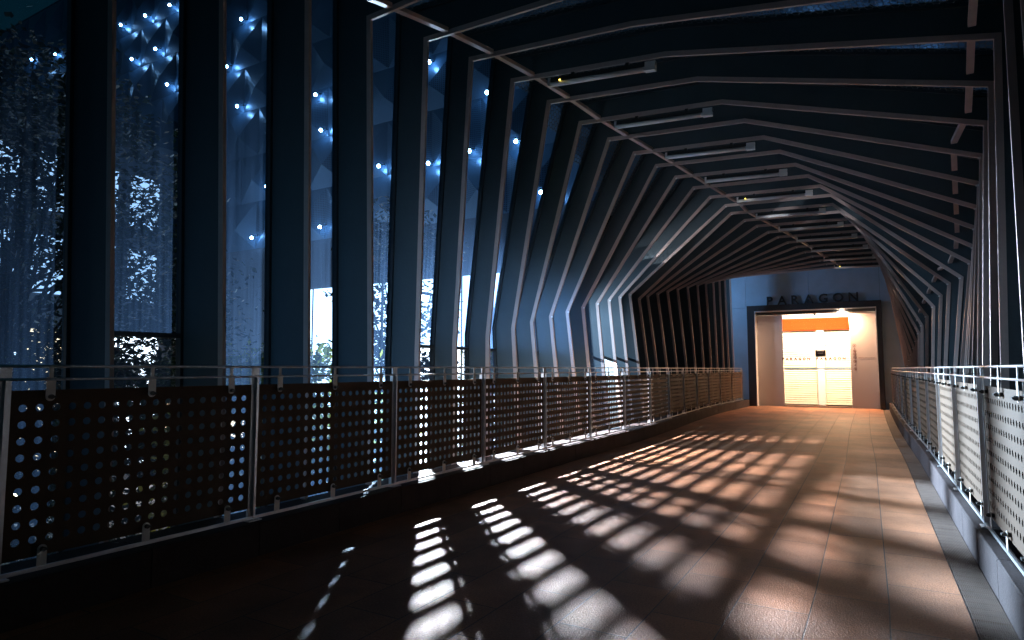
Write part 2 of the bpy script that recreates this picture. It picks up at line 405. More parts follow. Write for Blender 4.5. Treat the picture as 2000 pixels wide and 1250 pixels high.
def railing(name, label, fn, side, ystart, npan, pmat):
    """side -1: left (walkway towards +x), +1: right"""
    root = empty(name, (fn(ystart), ystart, .22)); tag(root, label, 'railing', 'railings along the bridge')
    inv = Matrix.Translation(-root.location)
    def part(mb, nm, mats, par=root, **k):
        mb.v = [tuple(Vector(v) - root.location) for v in mb.v]; return mb.build(nm, mats, par, **k)
    posts = [ystart + PITCHP*i for i in range(npan+1)]
    yy = [ystart - .03]; 
    while yy[-1] < posts[-1]: yy.append(min(yy[-1]+.365, posts[-1]+.03) if yy[-1]+.365 < posts[-1]+.03 else posts[-1]+.03)
    s = -side                                  # direction towards the walkway
    for (zz, rr, nm, off) in ((1.262, .0085, 'handrail', .0), (1.195, .007, 'upper_rail', .018)):
        mb = MB(); mb.tube([(fn(y)+s*off, y, zz) for y in yy], rr, 8); part(mb, nm, M['steel'], smooth=True)
    mb = MB()
    for a, b in zip(yy, yy[1:]):
        k = len(mb.v)
        for y in (a, b):
            x = fn(y)+s*.02; mb.v += [(x-.006,y,.232),(x+.006,y,.232),(x+.006,y,.252),(x-.006,y,.252)]
        for i in range(4): j = (i+1)%4; mb.f.append((k+i,k+j,k+4+j,k+4+i)); mb.m.append(0)
    part(mb, 'lower_rail', M['steel'])
    for y in posts:
        mb = MB(); x = fn(y)
        a, b = sorted((x + s*.030, x - s*.045))
        mb.box(a, b, y-.006, y+.006, .22, 1.19)
        mb.box(x-.006 if s > 0 else x-.006, x+.006, y-.03, y+.03, .223, 1.258)       # T web
        mb.box(a-.02, b+.02, y-.05, y+.05, .2205, .2285)
        part(mb, 'post', M['steel'])
    for a, b in zip(posts, posts[1:]):
        xa, xb = fn(a+.03), fn(b-.03); L = math.hypot(xb-xa, b-a-.06); ang = math.atan2(b-a-.06, xb-xa)
        o = bpy.data.objects.new('perforated_panel', PANEL); COL.objects.link(o); o.parent = root
        flip = side > 0
        if not flip:
            # local +x along the bridge, local -y towards the walkway (+x world)
            o.location = Vector((xa, a+.03, 0)) - root.location; o.rotation_euler = (0,0,ang)
        else:
            o.location = Vector((xb, b-.03, 0)) - root.location; o.rotation_euler = (0,0,ang+math.pi)
        o.scale = (L/1.40, 1, 1)
        for me in (CT, CB):
            for f in (.12, .5, .88):
                c = bpy.data.objects.new('clamp', me); COL.objects.link(c); c.parent = o; c.location = (1.40*f, 0, 0)
    return root
railing('railing', 'steel railing with perforated panels along the left side by the glass wall', lambda y: kl(y)-.105, -1, 1.47, 14, M['panel'])
railing('railing', 'steel railing with perforated panels along the right side beside the drain grating', lambda y: kr(y)+.085, 1, 3.76-1.47, 13, M['panel'])

# ------------------------------------------------------------------ portal frames (measured in each frame's own plane)
Y = lambda i: 6.6 + .73*i
I0, I1 = -9, 21
BASE = {-6:-4.19,-5:-4.11,-4:-4.05,-3:-4.03,-2:-4.07,-1:-4.12,0:-4.14,1:-4.17,2:-4.25,3:-4.29,4:-4.33,5:-4.37,6:-4.40,7:-4.43,8:-4.46,9:-4.47,10:-4.50,11:-4.52,12:-4.50,13:-4.46,14:-4.41,15:-4.36,16:-4.31,17:-4.27,18:-4.25,19:-4.22,20:-4.21,21:-4.20}
KNEEX = {0:-4.14,1:-4.20,2:-4.31,3:-4.37,4:-4.43,5:-4.47,6:-4.50,7:-4.55,8:-4.60,9:-4.64,10:-4.68,11:-4.72,12:-4.70,13:-4.66,14:-4.60,15:-4.52,16:-4.43,17:-4.36,18:-4.31,19:-4.28,20:-4.26,21:-4.24}
CL = {-8:(-4.70,4.0),-7:(-4.58,4.1),-6:(-4.44,4.2),-5:(-4.28,4.32),-4:(-4.15,4.44),-3:(-4.12,4.60),-2:(-4.00,4.69),-1:(-3.92,4.77),0:(-3.79,4.78),1:(-3.66,4.75),2:(-3.53,4.69),3:(-3.39,4.66),4:(-3.25,4.64),5:(-3.12,4.62),6:(-3.00,4.60),7:(-2.87,4.57),8:(-2.74,4.55),9:(-2.60,4.53),10:(-2.63,4.53),11:(-2.49,4.51),12:(-2.35,4.51),13:(-2.21,4.49),14:(-2.09,4.49),15:(-1.95,4.47),16:(-1.82,4.46),17:(-1.68,4.43),18:(-1.56,4.41),19:(-1.43,4.39),20:(-1.30,4.38),21:(-1.17,4.36)}
AP = {-1:(-2.02,4.65),0:(-1.90,4.63),1:(-1.74,4.61),2:(-1.61,4.58),3:(-1.47,4.56),4:(-1.34,4.54),5:(-1.22,4.53),6:(-1.08,4.51),7:(-.96,4.50),8:(-.83,4.49),9:(-.70,4.48),10:(-.72,4.47),11:(-.61,4.47),12:(-.49,4.46),13:(-.39,4.46),14:(-.30,4.45),15:(-.23,4.44),16:(-.15,4.42),17:(-.08,4.40),18:(0,4.38),19:(.05,4.36),20:(.12,4.34),21:(.18,4.32)}
CR = {0:(.94,4.06),1:(.98,3.92),2:(1.02,3.78),3:(1.06,3.64),4:(1.11,3.50),5:(1.16,3.36),6:(1.21,3.22),7:(1.26,3.07),8:(1.28,2.93),9:(1.22,2.79),10:(1.10,2.78),11:(1.02,2.64),12:(.94,2.49),13:(.86,2.35),14:(.80,2.20),15:(.77,2.06),16:(.74,1.91),17:(.71,1.76),18:(.68,1.61),19:(.66,1.47),20:(.64,1.33),21:(.62,1.20)}
BR = {0:.86,1:.88,2:.90,3:.93,4:.95,5:.98,6:1.02,7:1.06,8:1.06,9:1.03,10:.95,11:.90,12:.85,13:.79,14:.74,15:.71,16:.68,17:.66,18:.64,19:.62,20:.61,21:.60}
def prof(i):
    bx = BASE.get(i, -4.22 - .03*(-6-i)); kz = max(.4, 1.65 + .133*i) if i < 9.5 else 1.50 + .132*i
    kx = KNEEX.get(i, bx)
    c = CL.get(i) or (-4.12 - .03*(-3-i), 4.56 - .12*(-3-i))
    a = AP.get(i) or (-1.90 + .135*i, 4.65 - .01*i)
    cr_ = CR.get(i) or (.94 + .03*i, 4.06 - .14*i)
    br = BR.get(i, .90)
    sl = (kx - bx)/(kz - 1.26) if kz > 1.6 else 0
    lo = (bx - sl*1.5, -.24)
    b2 = (br - (cr_[0]-br)*.6, -.24)
    return [lo, (kx, kz), c, a, cr_, b2]
def offset(P, d):
    """offset polyline outward (left normal pointing away from the walkway) by d (one value per vertex)"""
    out = []
    for i, p in enumerate(P):
        p = Vector(p); ns = []
        if i > 0:
            e = (p - Vector(P[i-1])).normalized(); ns.append(Vector((-e.y, e.x)))
        if i < len(P)-1:
            e = (Vector(P[i+1]) - p).normalized(); ns.append(Vector((-e.y, e.x)))
        m = sum(ns, Vector((0,0))).normalized(); k = 1/max(.45, m.dot(ns[0]))
        out.append(tuple(p + m*d[i]*k))
    return out
def depth(i):
    dl = interp([(-6,.56),(-4,.52),(-3,.49),(-2,.43),(-1,.36),(0,.36),(21,.34)], i)
    return [dl, dl, dl*1.0, .36, .36, .36]
purl_l, purl_r = [], []
for i in range(I0, I1+1):
    P = prof(i); y = Y(i); D = depth(i); k = I1 - i
    O = offset(P, D); T = offset(P, [.055]*6); O2 = offset(P, [d-.06 for d in D])
    root = empty('portal_frame', (P[0][0], y, -.24))
    lamp = (i % 2 == 0 and i >= 0)
    tag(root, f"{ORD[k]} steel portal fin from the doorway" + (', with a fluorescent tube under its left slope' if lamp else ', bare of any lamp'),
        'portal frame', 'twisting portal fins over the bridge')
    off = root.location
    def part(mb, nm, mats):
        mb.v = [tuple(Vector(v) - off) for v in mb.v]; return mb.build(nm, mats, root)
    mb = MB(); mb.strip(T, O2, y-.006, y+.006); part(mb, 'fin_plate', M['fin'])
    mb = MB(); mb.strip(P, T, y-.0135, y+.0135); part(mb, 'edge_tube', M['tube'])
    mb = MB(); mb.strip(O2, O, y-.03, y+.03); part(mb, 'outer_mullion', M['frame_dark'])
    if i >= 3:
        mb = MB()
        for q in (1, 2, 4): x, z = P[q]; mb.box(x-.016, x+.016, y-.021, y-.0142, z-.012, z+.012)
        part(mb, 'joint_glint', M['white'])  # white dots stand in for glints at the bolted joints
    # points of the two long braces, sitting on the ceiling members
    c, a, r_ = Vector(P[2]), Vector(P[3]), Vector(P[4])
    t = .14 if i < 10 else .16
    pl = c.lerp(a, t); n1 = (a-c).normalized(); purl_l.append((pl.x - n1.y*.05, y, pl.y + n1.x*.05))
    pr = r_.lerp(a, .11 if i > 2 else .06); n2 = (r_-a).normalized(); purl_r.append((pr.x - n2.y*.13, y, pr.y + n2.x*.13))
def brace(pts, label):
    mb = MB(); root = empty('ceiling_brace', pts[0]); tag(root, label, 'brace', 'long braces under the roof')
    for a, b in zip(pts, pts[1:]):
        a, b = Vector(a), Vector(b); d = (b-a); d.normalize(); a = a + d*.027; b = b - d*.027
        k = len(mb.v); w, h = .030, .022
        for p in (a, b): mb.v += [tuple(p+Vector(q)-Vector(pts[0])) for q in ((-w,0,-h),(w,0,-h),(w,0,h),(-w,0,h))]
        for q in range(4): j = (q+1)%4; mb.f.append((k+q,k+j,k+4+j,k+4+q)); mb.m.append(0)
        mb.f += [(k,k+3,k+2,k+1),(k+4,k+5,k+6,k+7)]; mb.m += [0,0]
    mb.build('brace_bar', M['tube'], root)
brace(purl_l, 'long steel brace crossing the fins near their upper left corners')
brace(purl_r, 'long steel brace crossing the fins near their right corners')

# cladding bays between the frames
def clad(i):
    Pa, Pb = prof(i), prof(i+1); Oa, Ob = offset(Pa, [d-.03 for d in depth(i)]), offset(Pb, [d-.03 for d in depth(i+1)])
    ya, yb = Y(i)+.031, Y(i+1)-.031; k = I1 - i
    root = empty('cladding_bay', (Oa[0][0], (ya+yb)/2, -.24)); off = root.location
    tag(root, f"glass and mesh cladding bay between the {ORD[k-1]} and {ORD[k]} fins from the doorway", 'cladding', 'cladding bays between the fins')
    def sheet(nm, mat, A, B, u0=0.0):
        mb = MB(); uv = []; s_ = 0
        for q, (a, b) in enumerate(zip(A, B)):
            if q: s_ += math.hypot(a[0]-A[q-1][0], a[1]-A[q-1][1])
            mb.v += [tuple(Vector((a[0], ya, a[1]))-off), tuple(Vector((b[0], yb, b[1]))-off)]; uv += [(ya+u0, s_+u0*3.7), (yb+u0, s_+u0*3.7)]
        for q in range(len(A)-1): mb.f.append((2*q, 2*q+1, 2*q+3, 2*q+2)); mb.m.append(0)
        return mb.build(nm, mat, root, uv=uv)
    lerp = lambda a, b, t: (a[0]+(b[0]-a[0])*t, a[1]+(b[1]-a[1])*t)
    # left wall
    def at(O, z):
        for q in range(2):
            if O[q][1] <= z <= O[q+1][1]: return q, lerp(O[q], O[q+1], (z-O[q][1])/(O[q+1][1]-O[q][1]))
    zt = 1.50 if i not in (-3, -4, -5, -7) else None
    GL = M['glass'] if i < 4 else M['tintglass']  # dark tint added in the further bays to hold back the street lamp
    GC = M['clearglass'] if i < 4 or i in (4, 6, 10) else M['tintglass']
    if i > 16: GL = GC = M['clearglass']  # left clear so the added floodlight reaches the end wall
    hexlen = .0 if i < 0 else min(2.2, .16 + .27*i)
    La, Lb = list(Oa[:3]), list(Ob[:3])
    if hexlen:
        da = math.dist(Oa[1], Oa[2]); db = math.dist(Ob[1], Ob[2])
        ha, hb = lerp(Oa[2], Oa[1], min(.97, hexlen/da)), lerp(Ob[2], Ob[1], min(.97, hexlen/db))
        sheet('mesh_sheet', M['hex'], [ha, Oa[2]], [hb, Ob[2]]); La[2], Lb[2] = ha, hb
    if zt:
        qa, pa = at(Oa, zt); qb, pb = at(Ob, zt)
        lowa = [Oa[0]] + ([Oa[1]] if qa == 1 and qb == 1 else []) + [pa]; lowb = [Ob[0]] + ([Ob[1]] if qa == 1 and qb == 1 else []) + [pb]
        sheet('lower_pane', GC, lowa, lowb)
        upa = [pa] + ([Oa[1]] if qa == 0 and qb == 0 else []) + [La[2]]; upb = [pb] + ([Ob[1]] if qa == 0 and qb == 0 else []) + [Lb[2]]
        sheet('glass_pane', GL, upa, upb, i*1.37)
        mb = MB(); a, b = Vector((pa[0], ya, pa[1]))-off, Vector((pb[0], yb, pb[1]))-off
        kk = len(mb.v)
        for p in (a, b): mb.v += [tuple(p+Vector(q)) for q in ((-.02,0,-.018),(.03,0,-.018),(.03,0,.018),(-.02,0,.018))]
        for q in range(4): j = (q+1)%4; mb.f.append((kk+q,kk+j,kk+4+j,kk+4+q)); mb.m.append(0)
        mb.build('transom', M['frame_dark'], root)
    else: sheet('glass_pane', GL, La, Lb, i*1.37)
    sheet('mesh_sheet', M['hex'], Oa[2:5], Ob[2:5], i*.11)
    sheet('glass_pane', M['tintglass'], Oa[4:], Ob[4:], i*2.1)
for i in range(I0, I1): clad(i)

# ------------------------------------------------------------------ fluorescent battens
def batten():
    root = empty('fluorescent_lamp'); L = 1.30
    mb = MB(); mb.box(-L/2, L/2, -.03, .03, .018, .062); mb.build('housing', M['dark'], root)
    mb = MB(); mb.tube([(-L/2+.02,0,-.004),(L/2-.12,0,-.004)], .030, 12); mb.build('tube', M['tubeglass'], root, smooth=True)
    mb = MB(); mb.box(-L/2-.012, -L/2+.02, -.034, .034, -.034, .066); mb.build('end_cap', M['tubeglass'], root)
    mb = MB(); mb.box(L/2-.118, L/2, -.034, .034, -.034, .066); mb.tube([(L/2-.135,0,-.004),(L/2-.118,0,-.004)], .031, 12); mb.build('end_cap', M['white'], root)
    mb = MB(); mb.box(-L/2+.14, -L/2+.155, -.037, -.030, .018, .030); mb.build('indicator_light', M['yellow'], root)
    for x in (-.35, .32): mb = MB(); mb.box(x-.02, x+.02, -.02, .02, .062, .10); mb.build('bracket', M['dark'], root)
    return root
proto = batten(); cnt = 0
for i in range(0, I1, 2):
    P = prof(i); c, a = Vector(P[2]), Vector(P[3]); f = c.lerp(a, .60); ang = math.atan2(a.y-c.y, a.x-c.x)
    o = copy_tree(proto); cnt += 1
    
    if i not in (0, 8, 20):
        for ch in children(o):
            if ch.name.startswith('indicator'): bpy.data.objects.remove(ch)
    o.location = (f.x, Y(i), f.y - .10); o.rotation_euler = (0, -ang, 0)
    tag(o, f"unlit white fluorescent batten hung under the {ORD[I1-i]} fin from the doorway", 'lamp', 'fluorescent battens under every second fin')
for ch in children(proto): bpy.data.objects.remove(ch)
bpy.data.objects.remove(proto)

# ------------------------------------------------------------------ entrance wall, doorway
def prism(mb, pts, y0, y1, mi=0):
    k = len(mb.v); n_ = len(pts)
    for yy in (y0, y1): mb.v += [(x, yy, z) for x, z in pts]
    mb.f.append(tuple(k+i for i in range(n_))); mb.f.append(tuple(k+n_+i for i in range(n_))[::-1]); mb.m += [mi, mi]
    for i in range(n_): j = (i+1)%n_; mb.f.append((k+j, k+i, k+n_+i, k+n_+j)); mb.m.append(mi)
W0, W1, WT = -5.4, 1.5, 5.3
OX0, OX1, OZ = -3.60, -.08, 3.14
root = empty('entrance_wall', (-1.8, DOORY, 0)); off = root.location
tag(root, 'blue grey panelled end wall around the lit doorway', 'wall')
def epart(mb, nm, mats, par=None, o0=None, **k):
    o0 = off if o0 is None else o0
    mb.v = [tuple(Vector(v)-o0) for v in mb.v]; return mb.build(nm, mats, par or root, **k)
mb = MB(); cols = [W0, -4.0, -2.62+.78, -.1, W1]
g = .006
for a, b in ((W0, OX0-.12), (OX1+.12, W1)): mb.box(a, b, DOORY, DOORY+.2, -.3, 3.30)
for a, b in ((W0, -3.9), (-3.9, -1.95), (-1.95, .05), (.05, W1)): mb.box(a+g/2, b-g/2, DOORY, DOORY+.2, 3.30+g, WT)
epart(mb, 'wall_panel', M['wall'])
root2 = empty('door_frame', (-1.84, DOORY, 0)); off2 = root2.location
tag(root2, 'dark surround and white reveal framing the bright doorway', 'door frame')
mb = MB()
mb.box(OX0-.26, OX0-.02, DOORY-.10, DOORY-.003, -.02, OZ+.22); mb.box(OX1+.02, OX1+.16, DOORY-.10, DOORY-.003, -.02, OZ+.22)
mb.box(OX0-.02, OX1+.02, DOORY-.10, DOORY-.003, OZ+.03, OZ+.22)
epart(mb, 'surround', M['frame_dark'], root2, off2)
mb = MB()
mb.box(OX0-.02, OX0+.0, DOORY-.11, DOORY+.5, .003, OZ+.0); mb.box(OX1, OX1+.02, DOORY-.11, DOORY+.5, .003, OZ); mb.box(OX0-.02, OX1+.02, DOORY-.11, DOORY+.5, OZ+.003, OZ+.025)
epart(mb, 'reveal', M['white'], root2, off2)
mb = MB(); mb.box(OX0+.003, OX1-.003, DOORY+.10, DOORY+.20, OZ-.10, OZ-.003); epart(mb, 'header_track', M['frame_dark'], root2, off2)
mb = MB(); mb.tube([(-1.80, DOORY+.09, OZ-.11),(-1.80, DOORY+.09, OZ-.16)], .035, 10); epart(mb, 'sensor', M['dark'], root2, off2)
GX0, GX1, GM = -2.79, -.83, -1.81
DY = DOORY + .16
def frost_panel(a, b, label):
    r = empty('frosted_panel', ((a+b)/2, DY, 0)); tag(r, label, 'glass panel')
    mb = MB(); mb.box(a+.006, b-.003, DY, DY+.02, .01, OZ-.105); epart(mb, 'glass_sheet', M['frost'], r, r.location)
    return r
frost_panel(OX0, GX0, 'plain pinkish frosted glass panel at the left of the sliding doors')
fp = frost_panel(GX1, OX1, 'frosted glass panel with a column of round symbols right of the sliding doors')
# round symbols
mb = MB(); sx = -.70
from math import pi
for q, z in enumerate((1.98, 1.80, 1.70, 1.60, 1.48, 1.36, 1.24)):
    z += .0
    cyc = (-.70, z)
    if q != 5:
        n_ = 20
        for s_ in range(n_):
            a0, a1 = 2*pi*s_/n_, 2*pi*(s_+1)/n_; r0, r1 = .036, .046
            p = lambda a, r: (cyc[0]+r*math.cos(a), DY-.004, cyc[1]+r*math.sin(a))
            mb.quad(p(a0,r0), p(a0,r1), p(a1,r1), p(a1,r0))
        if q:
            mb.quad((cyc[0]-.03,DY-.005,z+.024),(cyc[0]-.024,DY-.005,z+.03),(cyc[0]+.03,DY-.005,z-.024),(cyc[0]+.024,DY-.005,z-.03))
    mb.box(cyc[0]-.012, cyc[0]+.010, DY-.0065, DY-.0035, z-.022, z+.008); mb.box(cyc[0]-.006, cyc[0]+.020, DY-.0065, DY-.0035, z+.006, z+.018)
mb.box(-.712,-.688,DY-.006,DY-.003,1.885,1.89); mb.box(-.704,-.696,DY-.006,DY-.003,1.87,1.905)
epart(mb, 'symbol_column', M['ink'], fp, fp.location)
mb = MB(); random.seed(3); x = -.60
while x < -.16:
    w = random.uniform(.006, .02); mb.box(x, x+w, DY-.006, DY-.003, 1.592, 1.592+random.uniform(.008,.014)); x += w + random.uniform(.004,.012)
epart(mb, 'small_print', M['ink'], fp, fp.location)

# lettering
def letters(txt, size, depth_, mat, parent, loc, spacing, wmul=1.0, name='letter', bold=0.0):
    """each letter its own mesh, laid out along +x in the XZ plane facing -y"""
    x = 0; xs = []
    for ch in txt:
        cu = bpy.data.curves.new('tmp', 'FONT'); cu.body = ch; cu.size = size; cu.extrude = depth_/2; cu.offset = bold; cu.resolution_u = 3
        ob = bpy.data.objects.new('tmp', cu); COL.objects.link(ob)
        bpy.context.view_layer.update()
        me = bpy.data.meshes.new_from_object(ob.evaluated_get(bpy.context.evaluated_depsgraph_get()))
        bpy.data.objects.remove(ob)
        xsv = [v.co.x for v in me.vertices]; mn, mxv = min(xsv), max(xsv)
        for v in me.vertices:
            cx, cy, cz = v.co; v.co = ((cx-mn)*wmul, -cz, cy)
        me.materials.clear(); me.materials.append(mat); me.name = name
        o = bpy.data.objects.new(name, me); COL.objects.link(o); o.parent = parent; xs.append((o, x)); x += (mxv-mn)*wmul + spacing
    tot = x - spacing
    for o, xx in xs: o.location = Vector(loc) + Vector((xx - tot/2, 0, 0))
    return tot
r = empty('wall_sign', (-1.88, DOORY-.03, OZ+.22)); tag(r, 'dark raised capital letters PARAGON standing above the door frame', 'sign')
letters('PARAGON', .40, .05, M['letter'], r, (0, 0, .01), .145, 1.0, bold=.006)

# sliding doors
def leaf(a, b, label, txc):
    r = empty('sliding_door', ((a+b)/2, DOORY+.12, 0)); tag(r, label, 'door', 'glass sliding doors')
    o0 = r.location; y = DOORY+.12
    mb = MB(); mb.box(a+.004, b-.004, y, y+.012, .012, OZ-.11); o = epart(mb, 'glass_sheet', M['doorglass'], r, o0, uv=[(v[0], v[2]) for v in mb.v])
    mb = MB(); mb.box(a, b, y-.012, y+.024, .003, .05); epart(mb, 'bottom_rail', M['steel'], r, o0)
    mb = MB(); mb.box(a+.004, b-.004, y-.003, y-.001, 1.225, 1.262); epart(mb, 'blue_stripe', M['blue'], r, o0)
    letters('PARAGON', .115, .002, M['ink'], r, (txc-o0.x, -.004, 1.53), .038, 1.0, bold=.007)
leaf(GX0, GM, 'left glass sliding door with small lettering and a blue stripe', -2.40)
leaf(GM, GX1, 'right glass sliding door with a black notice beside its lettering', -1.38)
r = empty('notice_board', (-1.67, DOORY+.10, 1.63)); tag(r, 'small black notice with pale lines stuck on the right sliding door', 'notice')
mb = MB(); mb.box(-.15,.15,-.006,.006,0,.21); mb.build('board', M['sign'], r)
mb = MB()
for q, (w, z) in enumerate(((.10,.17),(.085,.125),(.09,.11),(.06,.095))):
    x = -w
    while x < w:
        ww = random.uniform(.01,.03); mb.box(x, min(w, x+ww), -.009, -.0065, z, z+(.016 if q == 0 else .006)); x += ww+.006
mb.build('printed_lines', M['white'], r)

# vestibule behind the doors with lit roller shutters
VY = DOORY + 1.8
r = empty('vestibule', (-1.84, DOORY+.5, 0)); tag(r, 'brightly lit white lobby behind the glass doors', 'lobby'); o0 = r.location
mb = MB(); mb.box(OX0-.12, OX0-.02, DOORY+.51, VY+.4, 0.003, 3.3); mb.box(OX1+.02, OX1+.12, DOORY+.51, VY+.4, .003, 3.3); mb.box(OX0-.12, OX1+.12, VY+.35, VY+.45, .003, 3.3)
epart(mb, 'wall', M['white'], r, o0)
mb = MB(); mb.box(OX0-.12, OX1+.12, DOORY+.51, VY+.4, 3.3, 3.36); epart(mb, 'ceiling', M['white'], r, o0)
mb = MB(); mb.box(-3.3, -.4, VY-.12, VY+.1, 2.58, 3.00); epart(mb, 'orange_fascia', M['orange'], r, o0)
mb = MB(); mb.box(GM-.09, GM+.14, VY-.10, VY+.06, .003, 2.58); epart(mb, 'pillar', M['white'], r, o0)
def shutter(a, b, label):
    s_ = empty('roller_shutter', ((a+b)/2, VY, 0)); tag(s_, label, 'shutter', 'roller shutters behind the glass doors')
    mb = MB(); z = .01; k = 0
    while z < 2.565:
        h = .075; z1 = min(z+h, 2.57)
        mb.quad((a,VY,z),(b,VY,z),(b,VY-.022,z+.02),(a,VY-.022,z+.02)); mb.quad((a,VY-.022,z+.02),(b,VY-.022,z+.02),(b,VY-.006,z1-.006),(a,VY-.006,z1-.006)); mb.quad((a,VY-.006,z1-.006),(b,VY-.006,z1-.006),(b,VY,z1),(a,VY,z1)); z = z1
        if z1 >= 2.569: break
    epart(mb, 'slats', M['shutter'], s_, s_.location)
shutter(-3.4, GM-.093, 'cream slatted roller shutter behind the left sliding door'); shutter(GM+.143, -.3, 'cream slatted roller shutter behind the right sliding door')
def area(name, loc, rot, sx, sy, P, col, shape='RECTANGLE', par=None):
    l = bpy.data.lights.new(name, 'AREA'); l.shape = shape; l.size = sx; l.size_y = sy; l.energy = P; l.color = col
    o = bpy.data.objects.new(name, l); COL.objects.link(o); o.location = loc; o.rotation_euler = rot
    if par: o.parent = par; o.location = Vector(loc) - Vector(par.location)
    return o
area('ceiling_light', (-1.84, DOORY+.62, 3.27), (R(28), 0, 0), 3.2, .2, 330, (1.0, .83, .62), par=r)
# small downlight at the right end of the header
dl = empty('downlight', (-1.02, DOORY+.05, OZ-.03)); tag(dl, 'small glaring downlight under the right end of the door header', 'lamp')
mb = MB(); mb.tube([(0,0,.028),(0,0,-.01)], .05, 14); mb.build('housing', M['white'], dl)
M['dlglow'] = emis('downlight_glow', (1, .72, .5), 260)
mb = MB(); mb.tube([(0,0,-.0105),(0,0,-.03)], .042, 14); mb.build('bulb', M['dlglow'], dl)

area('downlight_beam', (-1.02, DOORY+.05, OZ-.065), (R(-4), 0, 0), .08, .08, 340, (1.0, .58, .32), 'DISK', dl)

# ------------------------------------------------------------------ outside: ground, lamp, buildings, trees
GZ = -5.0
mb = MB(); mb.quad((-400,-300,GZ),(300,-300,GZ),(300,400,GZ),(-400,400,GZ)); tag(mb.build('ground', M['concrete']), kind='structure')
mb = MB(); mb.quad((-30,-80,GZ+.004),(-20,-80,GZ+.004),(-20,24,GZ+.004),(-30,24,GZ+.004)); tag(mb.build('road', M['asphalt']), kind='structure')

LP = Vector((-8.05, 10.2, 2.70))
lamp = empty('street_lamp', (-8.75, 10.75, GZ)); tag(lamp, 'blazing white street lamp just outside the left glass wall', 'street lamp'); o0 = lamp.location
mb = MB(); mb.tube([(-8.75,10.75,GZ),(-8.75,10.75,0),(-8.75,10.75,2.9)], .07, 12, r2=.04); epart(mb, 'pole', M['frame_dark'], lamp, o0, smooth=True)
mb = MB(); mb.tube([(-8.75,10.75,2.88),(-8.5,10.5,2.98),(-8.28,10.28,2.93)], .03, 8); epart(mb, 'arm', M['frame_dark'], lamp, o0, smooth=True)
aim = Vector((.95, -.24, -.22)).normalized()
q = aim.to_track_quat('-Z', 'Y'); 
hd = bpy.data.objects.new('lamp_head', None)
mb = MB(); mb.box(-.26,.26,-.09,.11,.012,.12); mb.box(-.30,.30,.085,.097,-.50,.03); mb.box(-.30,-.288,-.09,.085,-.06,.03); mb.box(.288,.30,-.09,.085,-.06,.03)
ho = mb.build('lamp_head', M['frame_dark'], lamp); ho.location = LP - o0; ho.rotation_mode = 'QUATERNION'; ho.rotation_quaternion = q
mb = MB(); mb.box(-.20,.20,-.07,.07,.004,.011); lo = mb.build('lamp_lens', M['lampglow'], lamp); lo.location = LP - o0; lo.rotation_mode = 'QUATERNION'; lo.rotation_quaternion = q
al = area('lamp_light', LP, (0,0,0), .42, .15, 6200, (.92, .94, 1.0), 'ELLIPSE', lamp); al.data.spread = R(116); al.rotation_mode = 'QUATERNION'; al.rotation_quaternion = q

# faceted building behind the doorway, with pinpoint lights
FY, CW, CH = 24.6, 2.9, 2.87
r = empty('faceted_building', (-30, FY, GZ)); tag(r, 'tall dark building clad in pyramid panels with pinpoint lights on it', 'building'); o0 = r.location
mb = MB()
for j in range(7, -1, -1):
    z0 = 8.34 + CH*j
    o_ = (CW/2 if j % 2 else 0)
    x = -78.3 + o_
    while x < 14:
        a = (x, FY, z0); b = (x+CW, FY, z0); c = (x+CW, FY, z0+CH); d = (x, FY, z0+CH); e = (x+CW*.5, FY-.38, z0+CH*.42)
        dots = 1 if x > -32 and (int(x*7)+j) % 3 else 0
        for (p, q2, mi) in ((a, b, 0), (b, c, dots), (c, d, 0), (d, a, dots)):
            k = len(mb.v); mb.v += [p, q2, e]; mb.f.append((k, k+1, k+2)); mb.m.append(mi)
        x += CW
epart(mb, 'faceted_cladding', [M['facade'], M['facade_dots']], r, o0)
mb = MB(); mb.box(-78.4, -5.45, FY+.02, FY+12, GZ, 31.5); mb.box(1.55, 14, FY+.02, FY+12, GZ, 31.5); mb.box(-5.45, 1.55, FY+.02, FY+12, 3.5, 31.5); epart(mb, 'wall', M['bldg'], r, o0)
def windows(x0, x1, z0, z1, n_, mat):
    w = (x1-x0)/n_
    for q in range(n_):
        mb = MB(); a = x0+q*w; mb.box(a+.12, a+w-.12, FY-.05, FY+.015, z0, z1); p = epart(mb, 'glow_window', mat, r, o0)
        mb = MB(); mb.box(a+.0, a+.12, FY-.09, FY+.012, z0-.1, z1+.1); mb.box(a+w*.5-.04, a+w*.5+.04, FY-.1, FY-.055, z0, z1); epart(mb, 'mullion', M['frame_dark'], r, o0)
windows(-62, -27, -4.6, -1.0, 10, M['shopwarm'])
windows(-28.5, -12, -4.6, 5.6, 5, M['addedglow'])  # tall glowing windows added to stand in for lamp glare in the glass
STARS = [(235,45),(283,27),(330,8),(303,92),(256,113),(325,162),(470,35),(441,127),(462,203),(519,362),(490,461),(616,180),(627,250),(625,440),(740,320),(839,115),(835,315),(951,178),(918,292),(1006,270),(1055,372),(1700,12),(1560,30),(1860,5),(1790,100)]
SX = [(-48.6,27.2),(-45.4,27.0),(-42.4,26.9),(-43.9,24.1),(-46.9,24.1),(-42.3,21.1),(-34.5,23.6),(-35.8,20.8),(-34.6,17.9),(-31.6,12.3),(-32.8,9.3),(-27.6,17.1),(-27.1,14.9),(-27,9.3),(-22.7,12.1),(-19.4,17.0),(-19.4,11.7),(-15.9,14.6),(-16.9,11.9),(-14.3,11.9),(-13.0,9.3),(.16,14.0),(-2.15,14.4),(2.5,13.5),(1.46,12.0),(-58.4,27.4),(-62.5,28.0),(-54.6,24.4)]  # closing entries include spotlights added to brighten the facade's left end
